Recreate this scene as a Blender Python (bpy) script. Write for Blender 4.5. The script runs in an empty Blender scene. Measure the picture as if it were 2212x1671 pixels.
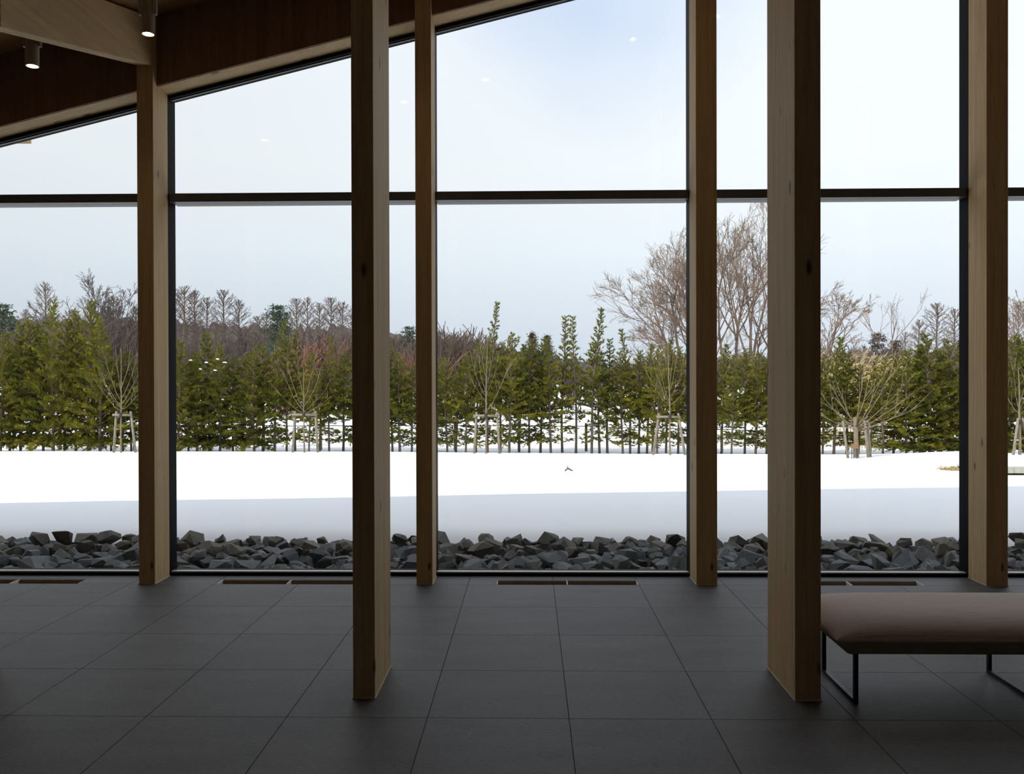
import bpy, bmesh, math, random
from mathutils import Vector, Matrix, noise
sc = bpy.context.scene
COL = sc.collection
R = random.Random

# ------------------------------------------------------------------ camera
F_PX, YAW, PITCH, ROLL, CAM_H = 1854.2, -.020597, -.0049875, -.0025002, 1.41888
def _rot():
    cy, sy, cp, sp, cr, sr = math.cos(YAW), math.sin(YAW), math.cos(PITCH), math.sin(PITCH), math.cos(ROLL), math.sin(ROLL)
    a = Matrix(((cy, 0, sy), (0, 1, 0), (-sy, 0, cy)))
    b = Matrix(((1, 0, 0), (0, cp, sp), (0, -sp, cp)))
    c = Matrix(((cr, -sr, 0), (sr, cr, 0), (0, 0, 1)))
    return a @ b @ c
ROT = _rot()
def W(v): return Vector((v[0], v[2], v[1]))
cam = bpy.data.cameras.new('camera')
cam.sensor_fit = 'HORIZONTAL'; cam.sensor_width = 36.0; cam.lens = 36.0 * F_PX / 2212.0
cam.clip_start = .05; cam.clip_end = 600
co = bpy.data.objects.new('camera', cam); COL.objects.link(co)
rt, up, fw = (W(ROT.col[i]) for i in range(3))
m = Matrix((rt, up, -fw)).transposed().to_4x4(); m.translation = (0, 0, CAM_H)
co.matrix_world = m
sc.camera = co
def at(u, v, Y):
    """world point at depth Y seen in direction u, v of the 2212x1671 photograph"""
    d = ROT @ Vector(((u - 1106) / F_PX, (835.5 - v) / F_PX, 1))
    t = Y / d[2]
    return Vector((d[0] * t, Y, d[1] * t + CAM_H))

# ------------------------------------------------------------------ sky, sun, exposure
sc.view_settings.view_transform = 'Standard'; sc.view_settings.look = 'None'
sc.view_settings.gamma = 1.0; sc.view_settings.use_curve_mapping = False
sc.view_settings.exposure = 0.0
wd = bpy.data.worlds.new('winter_sky'); sc.world = wd; wd.use_nodes = True
nt = wd.node_tree; nt.nodes.clear()
wo = nt.nodes.new('ShaderNodeOutputWorld'); bg = nt.nodes.new('ShaderNodeBackground')
tc = nt.nodes.new('ShaderNodeTexCoord'); sp = nt.nodes.new('ShaderNodeSeparateXYZ')
rp = nt.nodes.new('ShaderNodeValToRGB'); nz = nt.nodes.new('ShaderNodeTexNoise'); nr = nt.nodes.new('ShaderNodeValToRGB')
mx = nt.nodes.new('ShaderNodeMix'); mx.data_type = 'RGBA'
nt.links.new(tc.outputs['Generated'], sp.inputs[0])
nt.links.new(sp.outputs['Z'], rp.inputs[0])
el = rp.color_ramp.elements
el[0].position = 0.0; el[0].color = (.60, .68, .78, 1)
el[1].position = 1.0; el[1].color = (.96, 1.05, 1.2, 1)
for ps, c in ((.06, (.70, .77, .86, 1)), (.15, (.84, .91, .98, 1)), (.24, (.91, .96, 1.0, 1)), (.5, (.91, .97, 1.06, 1))):
    e = el.new(ps); e.color = c
mp = nt.nodes.new('ShaderNodeMapping'); mp.inputs['Scale'].default_value = (1, 1, 1.6); mp.inputs['Location'].default_value = (.35, .2, .1)
nt.links.new(tc.outputs['Generated'], mp.inputs[0]); nt.links.new(mp.outputs[0], nz.inputs['Vector'])
nz.inputs['Scale'].default_value = 2.2; nz.inputs['Detail'].default_value = 3; nz.inputs['Roughness'].default_value = .45
nr.color_ramp.elements[0].position = .22; nr.color_ramp.elements[0].color = (0, 0, 0, 1)
nr.color_ramp.elements[1].position = .60; nr.color_ramp.elements[1].color = (1, 1, 1, 1)
nt.links.new(nz.outputs[0], nr.inputs[0])
# a thin place in the high cloud where the blue comes through
dp = nt.nodes.new('ShaderNodeVectorMath'); dp.operation = 'DOT_PRODUCT'
dp.inputs[1].default_value = (at(1330, -120, 10) - Vector((0, 0, CAM_H))).normalized()
nt.links.new(tc.outputs['Generated'], dp.inputs[0])
hm = nt.nodes.new('ShaderNodeMapRange'); hm.interpolation_type = 'SMOOTHSTEP'; hm.inputs[1].default_value = .976; hm.inputs[2].default_value = 1.0
nt.links.new(dp.outputs['Value'], hm.inputs[0])
mu = nt.nodes.new('ShaderNodeMath'); mu.operation = 'MULTIPLY'
nt.links.new(nr.outputs[0], mu.inputs[0]); nt.links.new(hm.outputs[0], mu.inputs[1])
nt.links.new(mu.outputs[0], mx.inputs[0]); nt.links.new(rp.outputs[0], mx.inputs[6]); mx.inputs[7].default_value = (.54, .67, .92, 1)
# the haze is a little thicker towards the left of the view
hz = nt.nodes.new('ShaderNodeMapRange'); hz.inputs[1].default_value = -.55; hz.inputs[2].default_value = .35; hz.inputs[3].default_value = .85; hz.inputs[4].default_value = 1.02
nt.links.new(sp.outputs['X'], hz.inputs[0])
hx_ = nt.nodes.new('ShaderNodeVectorMath'); hx_.operation = 'SCALE'
nt.links.new(mx.outputs[2], hx_.inputs[0]); nt.links.new(hz.outputs[0], hx_.inputs['Scale'])
nt.links.new(hx_.outputs[0], bg.inputs[0]); bg.inputs[1].default_value = 1.12
nt.links.new(bg.outputs[0], wo.inputs[0])

SUN_DIR = Vector((.90, .66, -1)).normalized()
sl = bpy.data.lights.new('sun', 'SUN'); sl.energy = 3.2; sl.angle = .009; sl.color = (1.0, .93, .80)
so = bpy.data.objects.new('sun', sl); COL.objects.link(so)
so.rotation_euler = SUN_DIR.to_track_quat('-Z', 'Y').to_euler(); so.location = (-12, -10, 20)

# ------------------------------------------------------------------ helpers
def tag(o, label=None, cat=None, group=None, kind=None):
    if label: o['label'] = label
    if cat: o['category'] = cat
    if group: o['group'] = group
    if kind: o['kind'] = kind
    return o
def empty(name, loc=(0, 0, 0), rz=0.0):
    o = bpy.data.objects.new(name, None); o.empty_display_size = .1
    COL.objects.link(o); o.location = loc; o.rotation_euler = (0, 0, rz)
    return o
def link(name, me, parent=None, loc=None):
    o = bpy.data.objects.new(name, me); COL.objects.link(o)
    if parent: o.parent = parent
    if loc is not None: o.location = loc
    return o
class MB:
    def __init__(s): s.v = []; s.f = []
    def add(s, vs, fs):
        b = len(s.v); s.v += [tuple(x) for x in vs]; s.f += [tuple(b + i for i in q) for q in fs]; return s
    def box(s, x0, x1, y0, y1, z0, z1):
        return s.hexa([(x0, y0, z0), (x1, y0, z0), (x1, y1, z0), (x0, y1, z0), (x0, y0, z1), (x1, y0, z1), (x1, y1, z1), (x0, y1, z1)])
    def hexa(s, c):
        return s.add(c, [(0, 3, 2, 1), (4, 5, 6, 7), (0, 1, 5, 4), (1, 2, 6, 5), (2, 3, 7, 6), (3, 0, 4, 7)])
    def tube(s, pts, rad, n=5, cap=True):
        b = len(s.v); k = len(pts); u = None
        for i, p in enumerate(pts):
            d = (pts[min(i + 1, k - 1)] - pts[max(i - 1, 0)])
            d = d.normalized() if d.length > 1e-9 else Vector((0, 0, 1))
            if u is None: u = d.orthogonal().normalized()
            else:
                u = u - d * u.dot(d); u = u.normalized() if u.length > 1e-6 else d.orthogonal().normalized()
            w = d.cross(u)
            for j in range(n):
                a = 2 * math.pi * j / n
                q = p + (u * math.cos(a) + w * math.sin(a)) * rad[i]
                s.v.append((q.x, q.y, q.z))
        for i in range(k - 1):
            for j in range(n):
                j2 = (j + 1) % n
                s.f.append((b + i * n + j, b + i * n + j2, b + (i + 1) * n + j2, b + (i + 1) * n + j))
        if cap:
            s.f.append(tuple(b + j for j in reversed(range(n)))); s.f.append(tuple(b + (k - 1) * n + j for j in range(n)))
        return s
    def mesh(s, name, mat, smooth=False):
        me = bpy.data.meshes.new(name); me.from_pydata(s.v, [], s.f); me.update()
        if mat: me.materials.append(mat)
        if smooth: me.polygons.foreach_set('use_smooth', [True] * len(me.polygons))
        return me
    def build(s, name, mat, parent=None, loc=None, smooth=False, bevel=0):
        me = s.mesh(name, mat, smooth)
        if bevel:
            bm = bmesh.new(); bm.from_mesh(me)
            bmesh.ops.bevel(bm, geom=list(bm.edges), offset=bevel, segments=1, affect='EDGES', profile=.5)
            bm.to_mesh(me); bm.free()
        return link(name, me, parent, loc)
def copy_tree(o, parent=None):
    c = o.copy(); COL.objects.link(c); c.parent = parent
    for ch in list(o.children): copy_tree(ch, c)
    return c
_ON = ('zeroth first second third fourth fifth sixth seventh eighth ninth tenth eleventh twelfth thirteenth fourteenth fifteenth '
       'sixteenth seventeenth eighteenth nineteenth').split()
_TN = {2: 'twent', 3: 'thirt', 4: 'fort', 5: 'fift', 6: 'sixt', 7: 'sevent', 8: 'eight', 9: 'ninet'}
def nth(n):
    if n < 20: return _ON[n]
    return _TN[n // 10] + ('ieth' if n % 10 == 0 else 'y-' + _ON[n % 10])

# ------------------------------------------------------------------ materials
def mat(name):
    m = bpy.data.materials.new(name); m.use_nodes = True
    n = m.node_tree.nodes; l = m.node_tree.links
    return m, n, l, n['Principled BSDF']
def mapped(n, l, scale, coord='Object'):
    t = n.new('ShaderNodeTexCoord'); p = n.new('ShaderNodeMapping'); p.inputs['Scale'].default_value = scale
    l.new(t.outputs[coord], p.inputs[0]); return p.outputs[0]
def ramp(n, l, src, stops):
    r = n.new('ShaderNodeValToRGB'); e = r.color_ramp.elements
    e[0].position, e[0].color = stops[0][0], (*stops[0][1], 1)
    e[1].position, e[1].color = stops[-1][0], (*stops[-1][1], 1)
    for p, c in stops[1:-1]:
        k = e.new(p); k.color = (*c, 1)
    l.new(src, r.inputs[0]); return r.outputs[0]
def noisetex(n, l, vec, scale, detail=4, rough=.55):
    t = n.new('ShaderNodeTexNoise'); t.inputs['Scale'].default_value = scale; t.inputs['Detail'].default_value = detail
    t.inputs['Roughness'].default_value = rough
    if vec is not None: l.new(vec, t.inputs['Vector'])
    return t.outputs[0]
def mixc(n, l, fac, a, b, mode='MIX'):
    x = n.new('ShaderNodeMix'); x.data_type = 'RGBA'; x.blend_type = mode
    for i, s in ((0, fac), (6, a), (7, b)):
        if isinstance(s, (int, float)): x.inputs[i].default_value = s
        elif isinstance(s, tuple): x.inputs[i].default_value = (*s, 1)
        else: l.new(s, x.inputs[i])
    return x.outputs[2]
def bump(n, l, bs, h, strength=.2, dist=.01):
    b = n.new('ShaderNodeBump'); b.inputs['Strength'].default_value = strength; b.inputs['Distance'].default_value = dist
    l.new(h, b.inputs['Height']); l.new(b.outputs[0], bs.inputs['Normal'])
def wood(name, along, c0, c1, knots=True, rough=.6):
    """sawn softwood with the grain along one axis ('X','Y','Z') of the object"""
    m, n, l, b = mat(name)
    sc_ = {'X': (.35, 9, 9), 'Y': (9, .35, 9), 'Z': (9, 9, .35)}[along]
    sk = {'X': (2.2, 7, 7), 'Y': (7, 2.2, 7), 'Z': (7, 7, 2.6)}[along]
    v = mapped(n, l, sc_)
    g = noisetex(n, l, v, 3.2, 6, .6)
    c = ramp(n, l, g, ((.3, c0), (.7, c1)))
    fine = noisetex(n, l, v, 14, 3, .6)
    c = mixc(n, l, .35, c, ramp(n, l, fine, ((.35, (.62, .58, .55)), (.65, (1, 1, 1)))), 'MULTIPLY')
    if knots:
        vo = n.new('ShaderNodeTexVoronoi'); vo.inputs['Scale'].default_value = 1.05; l.new(mapped(n, l, sk), vo.inputs['Vector'])
        k = ramp(n, l, vo.outputs['Distance'], ((.05, (.25, .17, .12)), (.12, (1, 1, 1))))
        c = mixc(n, l, 1.0, c, k, 'MULTIPLY')
    l.new(c, b.inputs['Base Color']); b.inputs['Roughness'].default_value = rough; b.inputs['Specular IOR Level'].default_value = .15
    bump(n, l, b, fine, .12, .003)
    return m
def plain(name, col, rough=.6, metal=0.0, var=.15, scale=12):
    m, n, l, b = mat(name)
    g = noisetex(n, l, mapped(n, l, (1, 1, 1)), scale, 4)
    lo = tuple(x * (1 - var) for x in col); hi = tuple(min(1, x * (1 + var)) for x in col)
    l.new(ramp(n, l, g, ((.3, lo), (.7, hi))), b.inputs['Base Color'])
    b.inputs['Roughness'].default_value = rough; b.inputs['Metallic'].default_value = metal
    return m
M = {}
WC0, WC1 = (.55, .385, .195), (.70, .515, .285)
M['wood_z'] = wood('pine_column', 'Z', WC0, WC1)
M['wood_y'] = wood('pine_beam', 'Y', WC0, WC1)
M['wood_x'] = wood('pine_board', 'X', WC0, WC1)
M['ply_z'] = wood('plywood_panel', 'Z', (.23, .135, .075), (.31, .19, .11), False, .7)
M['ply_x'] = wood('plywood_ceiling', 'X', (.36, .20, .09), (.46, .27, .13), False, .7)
M['alu'] = plain('dark_aluminium', (.10, .10, .11), .38, .0, .06)
M['alu_dk'] = plain('black_aluminium', (.014, .0145, .016), .5, .0, .06)
M['alu_lt'] = plain('pale_aluminium', (.78, .78, .78), .35, .0, .05)
M['alu_dk'].node_tree.nodes['Principled BSDF'].inputs['Specular IOR Level'].default_value = .02
M['black_metal'] = plain('black_steel', (.012, .012, .013), .45, .3, .1)
M['caulk'] = plain('pale_sealant', (.75, .66, .52), .7)
M['lamp_body'] = plain('lamp_grey', (.30, .25, .20), .45, .1, .05)
M['wall_in'] = plain('plaster_wall', (.68, .66, .64), .9)
M['grout'] = plain('brown_grout', (.085, .066, .052), .9)
M['channel'] = plain('brown_channel', (.30, .235, .18), .6)
M['roofing'] = plain('grey_roofing', (.16, .16, .17), .7)

def m_tile():
    m, n, l, b = mat('slate_tile')
    oi = n.new('ShaderNodeObjectInfo')
    t = n.new('ShaderNodeTexCoord'); va = n.new('ShaderNodeVectorMath'); va.operation = 'ADD'
    cb = n.new('ShaderNodeCombineXYZ'); mm = n.new('ShaderNodeMath'); mm.operation = 'MULTIPLY'; mm.inputs[1].default_value = 37
    l.new(oi.outputs['Random'], mm.inputs[0]); l.new(mm.outputs[0], cb.inputs[0]); l.new(mm.outputs[0], cb.inputs[1])
    l.new(t.outputs['Object'], va.inputs[0]); l.new(cb.outputs[0], va.inputs[1])
    p = n.new('ShaderNodeMapping'); p.inputs['Scale'].default_value = (1, 2.6, 1); l.new(va.outputs[0], p.inputs[0])
    g1 = noisetex(n, l, p.outputs[0], 2.2, 5, .6); g2 = noisetex(n, l, p.outputs[0], 40, 5, .7)
    c = ramp(n, l, g1, ((.3, (.082, .078, .076)), (.7, (.125, .12, .118))))
    c = mixc(n, l, .9, c, ramp(n, l, g2, ((.32, (.66, .66, .66)), (.68, (1.3, 1.3, 1.3)))), 'MULTIPLY')
    mr = n.new('ShaderNodeMapRange'); mr.inputs[3].default_value = .88; mr.inputs[4].default_value = 1.1
    l.new(oi.outputs['Random'], mr.inputs[0])
    cc = n.new('ShaderNodeCombineXYZ')
    for i in range(3): l.new(mr.outputs[0], cc.inputs[i])
    c = mixc(n, l, 1.0, c, cc.outputs[0], 'MULTIPLY')
    l.new(c, b.inputs['Base Color']); b.inputs['Roughness'].default_value = .52
    b.inputs['Specular IOR Level'].default_value = .4
    bump(n, l, b, g2, .45, .005)
    return m
M['tile'] = m_tile()

def m_glass():
    m = bpy.data.materials.new('window_glass'); m.use_nodes = True
    n = m.node_tree.nodes; l = m.node_tree.links; n.clear()
    o = n.new('ShaderNodeOutputMaterial'); t = n.new('ShaderNodeBsdfTransparent'); t.inputs[0].default_value = (.985, .992, .99, 1)
    g = n.new('ShaderNodeBsdfGlossy'); g.inputs['Roughness'].default_value = 0.0; g.inputs[0].default_value = (1, 1, 1, 1)
    lw = n.new('ShaderNodeLayerWeight'); lw.inputs[0].default_value = .5
    pw = n.new('ShaderNodeMath'); pw.operation = 'POWER'; pw.inputs[1].default_value = 5; l.new(lw.outputs['Facing'], pw.inputs[0])
    ml = n.new('ShaderNodeMath'); ml.operation = 'MULTIPLY_ADD'; ml.inputs[1].default_value = .96; ml.inputs[2].default_value = .035
    l.new(pw.outputs[0], ml.inputs[0])
    x = n.new('ShaderNodeMixShader'); l.new(ml.outputs[0], x.inputs[0]); l.new(t.outputs[0], x.inputs[1]); l.new(g.outputs[0], x.inputs[2])
    l.new(x.outputs[0], o.inputs[0]); return m
M['glass'] = m_glass()

def m_fabric():
    m, n, l, b = mat('woven_seat_fabric')
    v = mapped(n, l, (1, 1, 1))
    w = n.new('ShaderNodeTexWave'); w.wave_type = 'BANDS'; w.bands_direction = 'Y'; w.inputs['Scale'].default_value = 26
    w.inputs['Distortion'].default_value = 1.6; w.inputs['Detail'].default_value = 2; w.inputs['Detail Scale'].default_value = 3; l.new(v, w.inputs['Vector'])
    s = noisetex(n, l, mapped(n, l, (6, 120, 120)), 1.5, 4, .6)
    c = ramp(n, l, s, ((.3, (.56, .42, .36)), (.7, (.76, .62, .55))))
    c = mixc(n, l, .35, c, ramp(n, l, w.outputs[0], ((.2, (.72, .66, .64)), (.8, (1, 1, 1)))), 'MULTIPLY')
    l.new(c, b.inputs['Base Color']); b.inputs['Roughness'].default_value = .95
    b.inputs['Sheen Weight'].default_value = .6
    bump(n, l, b, s, .3, .004)
    return m
M['fabric'] = m_fabric()
M['underside'] = plain('dark_bench_lining', (.40, .35, .27), .85)

def m_snow():
    m, n, l, b = mat('snow')
    v = mapped(n, l, (1, 1, 1))
    h = noisetex(n, l, v, 2.2, 6, .55)
    c = ramp(n, l, h, ((.3, (.93, .945, .965)), (.7, (.96, .967, .98))))
    l.new(c, b.inputs['Base Color']); b.inputs['Roughness'].default_value = .8; b.inputs['Specular IOR Level'].default_value = .2
    bump(n, l, b, h, .12, .03)
    return m
M['snow'] = m_snow()
def m_rock(name, stops):
    m, n, l, b = mat(name)
    oi = n.new('ShaderNodeObjectInfo')
    base = ramp(n, l, oi.outputs['Random'], stops)
    g = noisetex(n, l, mapped(n, l, (1, 1, 1)), 9, 8, .68)
    c = mixc(n, l, .8, base, ramp(n, l, g, ((.3, (.45, .45, .45)), (.72, (1.25, 1.25, 1.25)))), 'MULTIPLY')
    l.new(c, b.inputs['Base Color']); b.inputs['Roughness'].default_value = .62
    bump(n, l, b, g, .6, .02)
    return m
M['rock'] = m_rock('blue_grey_rock', ((0, (.085, .098, .108)), (.4, (.11, .122, .125)), (.75, (.135, .14, .135)), (1, (.22, .22, .215))))
M['rock_warm'] = m_rock('brown_green_rock', ((0, (.085, .083, .066)), (.4, (.115, .108, .078)), (.75, (.145, .128, .088)), (1, (.185, .165, .125))))
def m_leaf(name, dark, mid, lit, scale=2.3, tr=.25):
    m, n, l, b = mat(name)
    oi = n.new('ShaderNodeObjectInfo')
    g = noisetex(n, l, mapped(n, l, (1, 1, 1)), scale, 5, .7)
    c = ramp(n, l, g, ((.32, dark), (.5, mid), (.68, lit)))
    c = mixc(n, l, .5, c, ramp(n, l, oi.outputs['Random'], ((0, (.62, .72, .75)), (.5, (1, 1, 1)), (1, (1.3, 1.15, .8)))), 'MULTIPLY')
    l.new(c, b.inputs['Base Color']); b.inputs['Roughness'].default_value = .75; b.inputs['Specular IOR Level'].default_value = .25
    o = n['Material Output']; t = n.new('ShaderNodeBsdfTranslucent'); l.new(c, t.inputs[0])
    x = n.new('ShaderNodeMixShader'); x.inputs[0].default_value = tr
    l.new(b.outputs[0], x.inputs[1]); l.new(t.outputs[0], x.inputs[2]); l.new(x.outputs[0], o.inputs[0])
    return m
M['hedge'] = m_leaf('thuja_foliage', (.06, .075, .010), (.17, .18, .016), (.40, .345, .04))
M['pine'] = m_leaf('pine_needles', (.03, .05, .03), (.05, .075, .045), (.08, .105, .06), 1.0, .1)
M['cedar'] = m_leaf('cedar_foliage', (.05, .042, .035), (.075, .062, .05), (.10, .085, .06), .8, .1)
M['bark'] = plain('grey_brown_bark', (.155, .12, .095), .85, 0, .3, 6)
M['sapbark'] = plain('sapling_bark', (.24, .185, .13), .8, 0, .25, 8)
M['larch'] = plain('larch_twigs', (.135, .095, .075), .9, 0, .25, 1)
M['greytwig'] = plain('grey_twigs', (.095, .075, .066), .9, 0, .25, 1)
M['redtwig'] = plain('red_brown_twigs', (.21, .105, .072), .9, 0, .25, 1)
M['bigbark'] = plain('big_tree_bark', (.215, .15, .11), .85, 0, .25, 2)
M['straw'] = plain('dry_straw', (.50, .39, .20), .85, 0, .25, 8)
M['stake'] = plain('weathered_stake_wood', (.27, .235, .18), .8, 0, .2, 9)
M['tie'] = plain('dark_hemp_tie', (.05, .04, .035), .9)
M['sign'] = plain('brown_plaque', (.28, .15, .08), .7)
M['concrete'] = plain('pale_concrete', (.44, .45, .38), .85, 0, .12, 20)
M['soil'] = plain('dark_soil', (.06, .05, .042), .95)
def m_ridge():
    m, n, l, b = mat('wooded_hillside')
    g = noisetex(n, l, mapped(n, l, (.35, .35, .12)), 2.2, 8, .75)
    l.new(ramp(n, l, g, ((.3, (.045, .038, .037)), (.55, (.085, .068, .063)), (.75, (.125, .098, .088)))), b.inputs['Base Color'])
    b.inputs['Roughness'].default_value = .95; return m
M['ridge'] = m_ridge()
def m_emit(name, col, s):
    m = bpy.data.materials.new(name); m.use_nodes = True; n = m.node_tree.nodes; l = m.node_tree.links; n.clear()
    o = n.new('ShaderNodeOutputMaterial'); e = n.new('ShaderNodeEmission'); e.inputs[0].default_value = (*col, 1); e.inputs[1].default_value = s
    l.new(e.outputs[0], o.inputs[0]); return m
M['led'] = m_emit('warm_lamp_light', (1.0, .74, .42), 90)

# ------------------------------------------------------------------ building shell
XL, XR, YB = -6.75, 7.25, -5.0
def ceil_z(x, y): return 4.70 + .243 * x + .262 * (max(y, 3.5) - 6.1)
EAVE = 8.0
def slab(mb, x0, x1, y0, y1, t):
    c = [(x0, y0), (x1, y0), (x1, y1), (x0, y1)]
    mb.hexa([(x, y, ceil_z(x, y)) for x, y in c] + [(x, y, ceil_z(x, y) + t) for x, y in c])
ce = empty('ceiling'); tag(ce, kind='structure')
# plywood sheets between the beams, with the joints left open a little
xs = [-6.75, -4.70, -2.71, -.743, 1.236, 3.242, 5.21, 7.25]
ys = [-5.0, -2.2, .6, 3.5, 4.75, 6.0, 8.0]
for i in range(len(xs) - 1):
    for j in range(len(ys) - 1):
        b = MB(); slab(b, xs[i] + .003, xs[i + 1] - .003, ys[j] + .003, ys[j + 1] - .003, .03); b.build('ceiling_panel', M['ply_x'], ce)
b = MB()
for y0, y1 in ((YB - .3, 3.5), (3.5, EAVE)):
    c = [(XL - 7.4, y0), (XR + .4, y0), (XR + .4, y1), (XL - 7.4, y1)]
    b.hexa([(x, y, ceil_z(x, y) + .035) for x, y in c] + [(x, y, ceil_z(x, y) + .22) for x, y in c])
tag(b.build('roof', M['roofing']), kind='structure')

def wallpoly(name, pts, thick, material):
    b = MB(); k = len(pts); n = Vector(thick)
    v = [Vector(p) for p in pts]
    b.add(v + [p + n for p in v], [tuple(range(k)), tuple(reversed(range(k, 2 * k)))] + [((i + 1) % k, i, i + k, (i + 1) % k + k) for i in range(k)])
    return tag(b.build(name, material), kind='structure')
c = ceil_z
wallpoly('wall_back', [(XL, YB, 0), (XR, YB, 0), (XR, YB, c(XR, YB)), (XL, YB, c(XL, YB))], (0, -.15, 0), M['wall_in'])
wallpoly('wall_left', [(XL, YB, 0), (XL, YB, c(XL, 0)), (XL, 3.5, c(XL, 3.5)), (XL, 6.42, c(XL, 6.42)), (XL, 6.42, 0)], (-.15, 0, 0), M['wall_in'])
wallpoly('wall_right', [(XR, YB, 0), (XR, 6.42, 0), (XR, 6.42, c(XR, 6.42)), (XR, 3.5, c(XR, 3.5)), (XR, YB, c(XR, 0))], (.15, 0, 0), M['wall_in'])

# floor: grout bed with one tile per slate, vents let into the first row
fl = MB().box(XL - .15, XR + .15, YB - .15, 6.035, -.12, -.004).box(XL - .15, XR + .15, 6.035, 6.42, -.12, -.04)
flo = tag(fl.build('floor', M['grout']), kind='structure')
VENTS = [(-.231 + 1.985 * k, .756 + 1.985 * k) for k in (-2, -1, 0, 1, 2)]
VY0, VY1 = 6.030, 6.155
GX, GY, TS, G = -.437, 6.024, .6, .0017
tile_mesh = MB().box(G, TS - G, G, TS - G, -.02, 0).mesh('tile', M['tile'])
for i in range(-10, 12):
    for j in range(1, 11):
        link('floor_tile', tile_mesh, flo, (GX + TS * i, GY - TS * j, 0))
for i in range(-10, 12):
    a, b_ = GX + TS * i + G, GX + TS * (i + 1) - G
    y0, y1 = GY + G, 6.285
    cuts = [(max(a, v0 - .008), min(b_, v1 + .008)) for v0, v1 in VENTS if v1 > a and v0 < b_]
    mb = MB()
    if not cuts: mb.box(a, b_, y0, y1, -.02, 0)
    else:
        v0, v1 = cuts[0]
        mb.box(a, b_, VY1 + .008, y1, -.02, 0)
        if v0 > a + .01: mb.box(a, v0, y0, VY1 + .008, -.02, 0)
        if v1 < b_ - .01: mb.box(v1, b_, y0, VY1 + .008, -.02, 0)
    # weld the rectangles of one cut tile into one piece
    me = mb.mesh('cut_tile', M['tile'])
    bm = bmesh.new(); bm.from_mesh(me); bmesh.ops.remove_doubles(bm, verts=bm.verts, dist=1e-5); bm.to_mesh(me); bm.free()
    link('floor_tile', me, flo)
vlab = ['slim floor vent slot at the lower left edge of the photo', 'slim floor vent slot to the right of the leftmost rear column',
        'slim two-part floor vent slot below the wide centre window', 'slim floor vent slot behind the bench', 'slim floor vent slot beyond the rightmost column']
for k, (v0, v1) in enumerate(VENTS):
    r = empty('floor_vent', (0, 0, -.04)); tag(r, vlab[k], 'floor vent', 'floor vents along the window')
    d = .04
    MB().box(v0, v1, VY0, VY1, .002, .008).build('channel_bottom', M['channel'], r)
    MB().box(v0, v1, VY1 - .006, VY1, .008, d - .001).build('channel_side', M['channel'], r)
    MB().box(v0, v1, VY0, VY0 + .004, .008, d - .012).build('channel_side', M['channel'], r)
    for x in (v0 - .005, v1): MB().box(x, x + .005, VY0, VY1, .002, d + .001).build('end_plate', M['alu_lt'], r)
    x = (v0 + v1) / 2; MB().box(x - .003, x + .003, VY0, VY1, .008, d + .001).build('divider', M['alu_lt'], r)

# ------------------------------------------------------------------ timber columns, beams, window wall
def column(x0, x1, y0, y1, top0, top1, label, group):
    r = empty('timber_column', ((x0 + x1) / 2, (y0 + y1) / 2, 0)); tag(r, label, 'column', group)
    hx, hy = (x1 - x0) / 2, (y1 - y0) / 2; e = .003
    b = MB(); b.hexa([(-hx, -hy, .006), (hx, -hy, .006), (hx, hy, .006), (-hx, hy, .006), (-hx, -hy, top0), (hx, -hy, top0), (hx, hy, top1), (-hx, hy, top1)])
    b.build('shaft', M['wood_z'], r, bevel=.002)
    MB().box(-hx - e, hx + e, -hy - e, hy + e, 0, .006).build('base_seal', M['caulk'], r)
    return r
RC = [(-4.755, -4.640), (-2.772, -2.657), (-.800, -.687), (1.163, 1.308), (3.168, 3.316), (5.13, 5.28)]
rlab = ['rear timber column outside the left edge of the window wall', 'rear timber column at left, carrying the ceiling beam',
        'slim rear timber column just right of the front left column', 'rear timber column right of the wide centre window',
        'rear timber column at the right edge, behind the bench', 'rear timber column outside the right edge of the window wall']
def beam_bottom(x, y): return 3.21 + .258 * (y - 4.25) + .262 * (x + 2.71)
for k, (x0, x1) in enumerate(RC):
    xm = (x0 + x1) / 2
    column(x0, x1, 6.02, 6.268, ceil_z(xm, 6.02) - .002, ceil_z(xm, 6.268) - .002, rlab[k], 'rear columns along the window wall')
FC = [(-2.795, -2.686), (-.798, -.699), (1.178, 1.293), (3.17, 3.30), (-4.76, -4.65)]
flab = ['front timber column cut off by the left edge of the photo', 'tall front timber column left of centre, its pale side facing right',
        'tall front timber column right of centre, beside the bench end', 'front timber column beyond the right end of the photo', 'front timber column out of view at the far left']
for k, (x0, x1) in enumerate(FC):
    xm = (x0 + x1) / 2
    column(x0, x1, 3.84, 4.28, ceil_z(xm, 3.84) - .002, ceil_z(xm, 4.28) - .002, flab[k], 'front columns inside the hall')
blab = ['sloping timber beam joining the two left columns below the ceiling', 'sloping timber beam above the front column left of centre',
        'sloping timber beam above the front column right of centre', 'sloping timber beam above the rightmost column', 'sloping timber beam whose tail shows outside the leftmost pane']
for k, (x0, x1) in enumerate(((-2.765, -2.662), (-.792, -.700), (1.18, 1.29), (3.175, 3.30), (-4.75, -4.65))):
    xm = (x0 + x1) / 2; r = empty('roof_beam', (xm, 4.28, 0)); tag(r, blab[k], 'beam', 'sloping beams between front and rear columns')
    hw = (x1 - x0) / 2
    def seg(ya, yb, lift=0.):
        b = MB(); q = []
        for dz, fn in ((0, lambda y: beam_bottom(xm, y) + lift), (0, lambda y: ceil_z(xm, y) - .004 - abs(.243 * hw))):
            for x, y in ((-hw, ya), (hw, ya), (hw, yb), (-hw, yb)): q.append((x, y - 4.28, fn(y)))
        return b.hexa(q)
    seg(4.281, 6.018).build('beam_body', M['wood_y'], r, bevel=.003)
    seg(6.45, 7.94, .022).build('beam_tail', M['wood_y'], r, bevel=.003)

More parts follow.
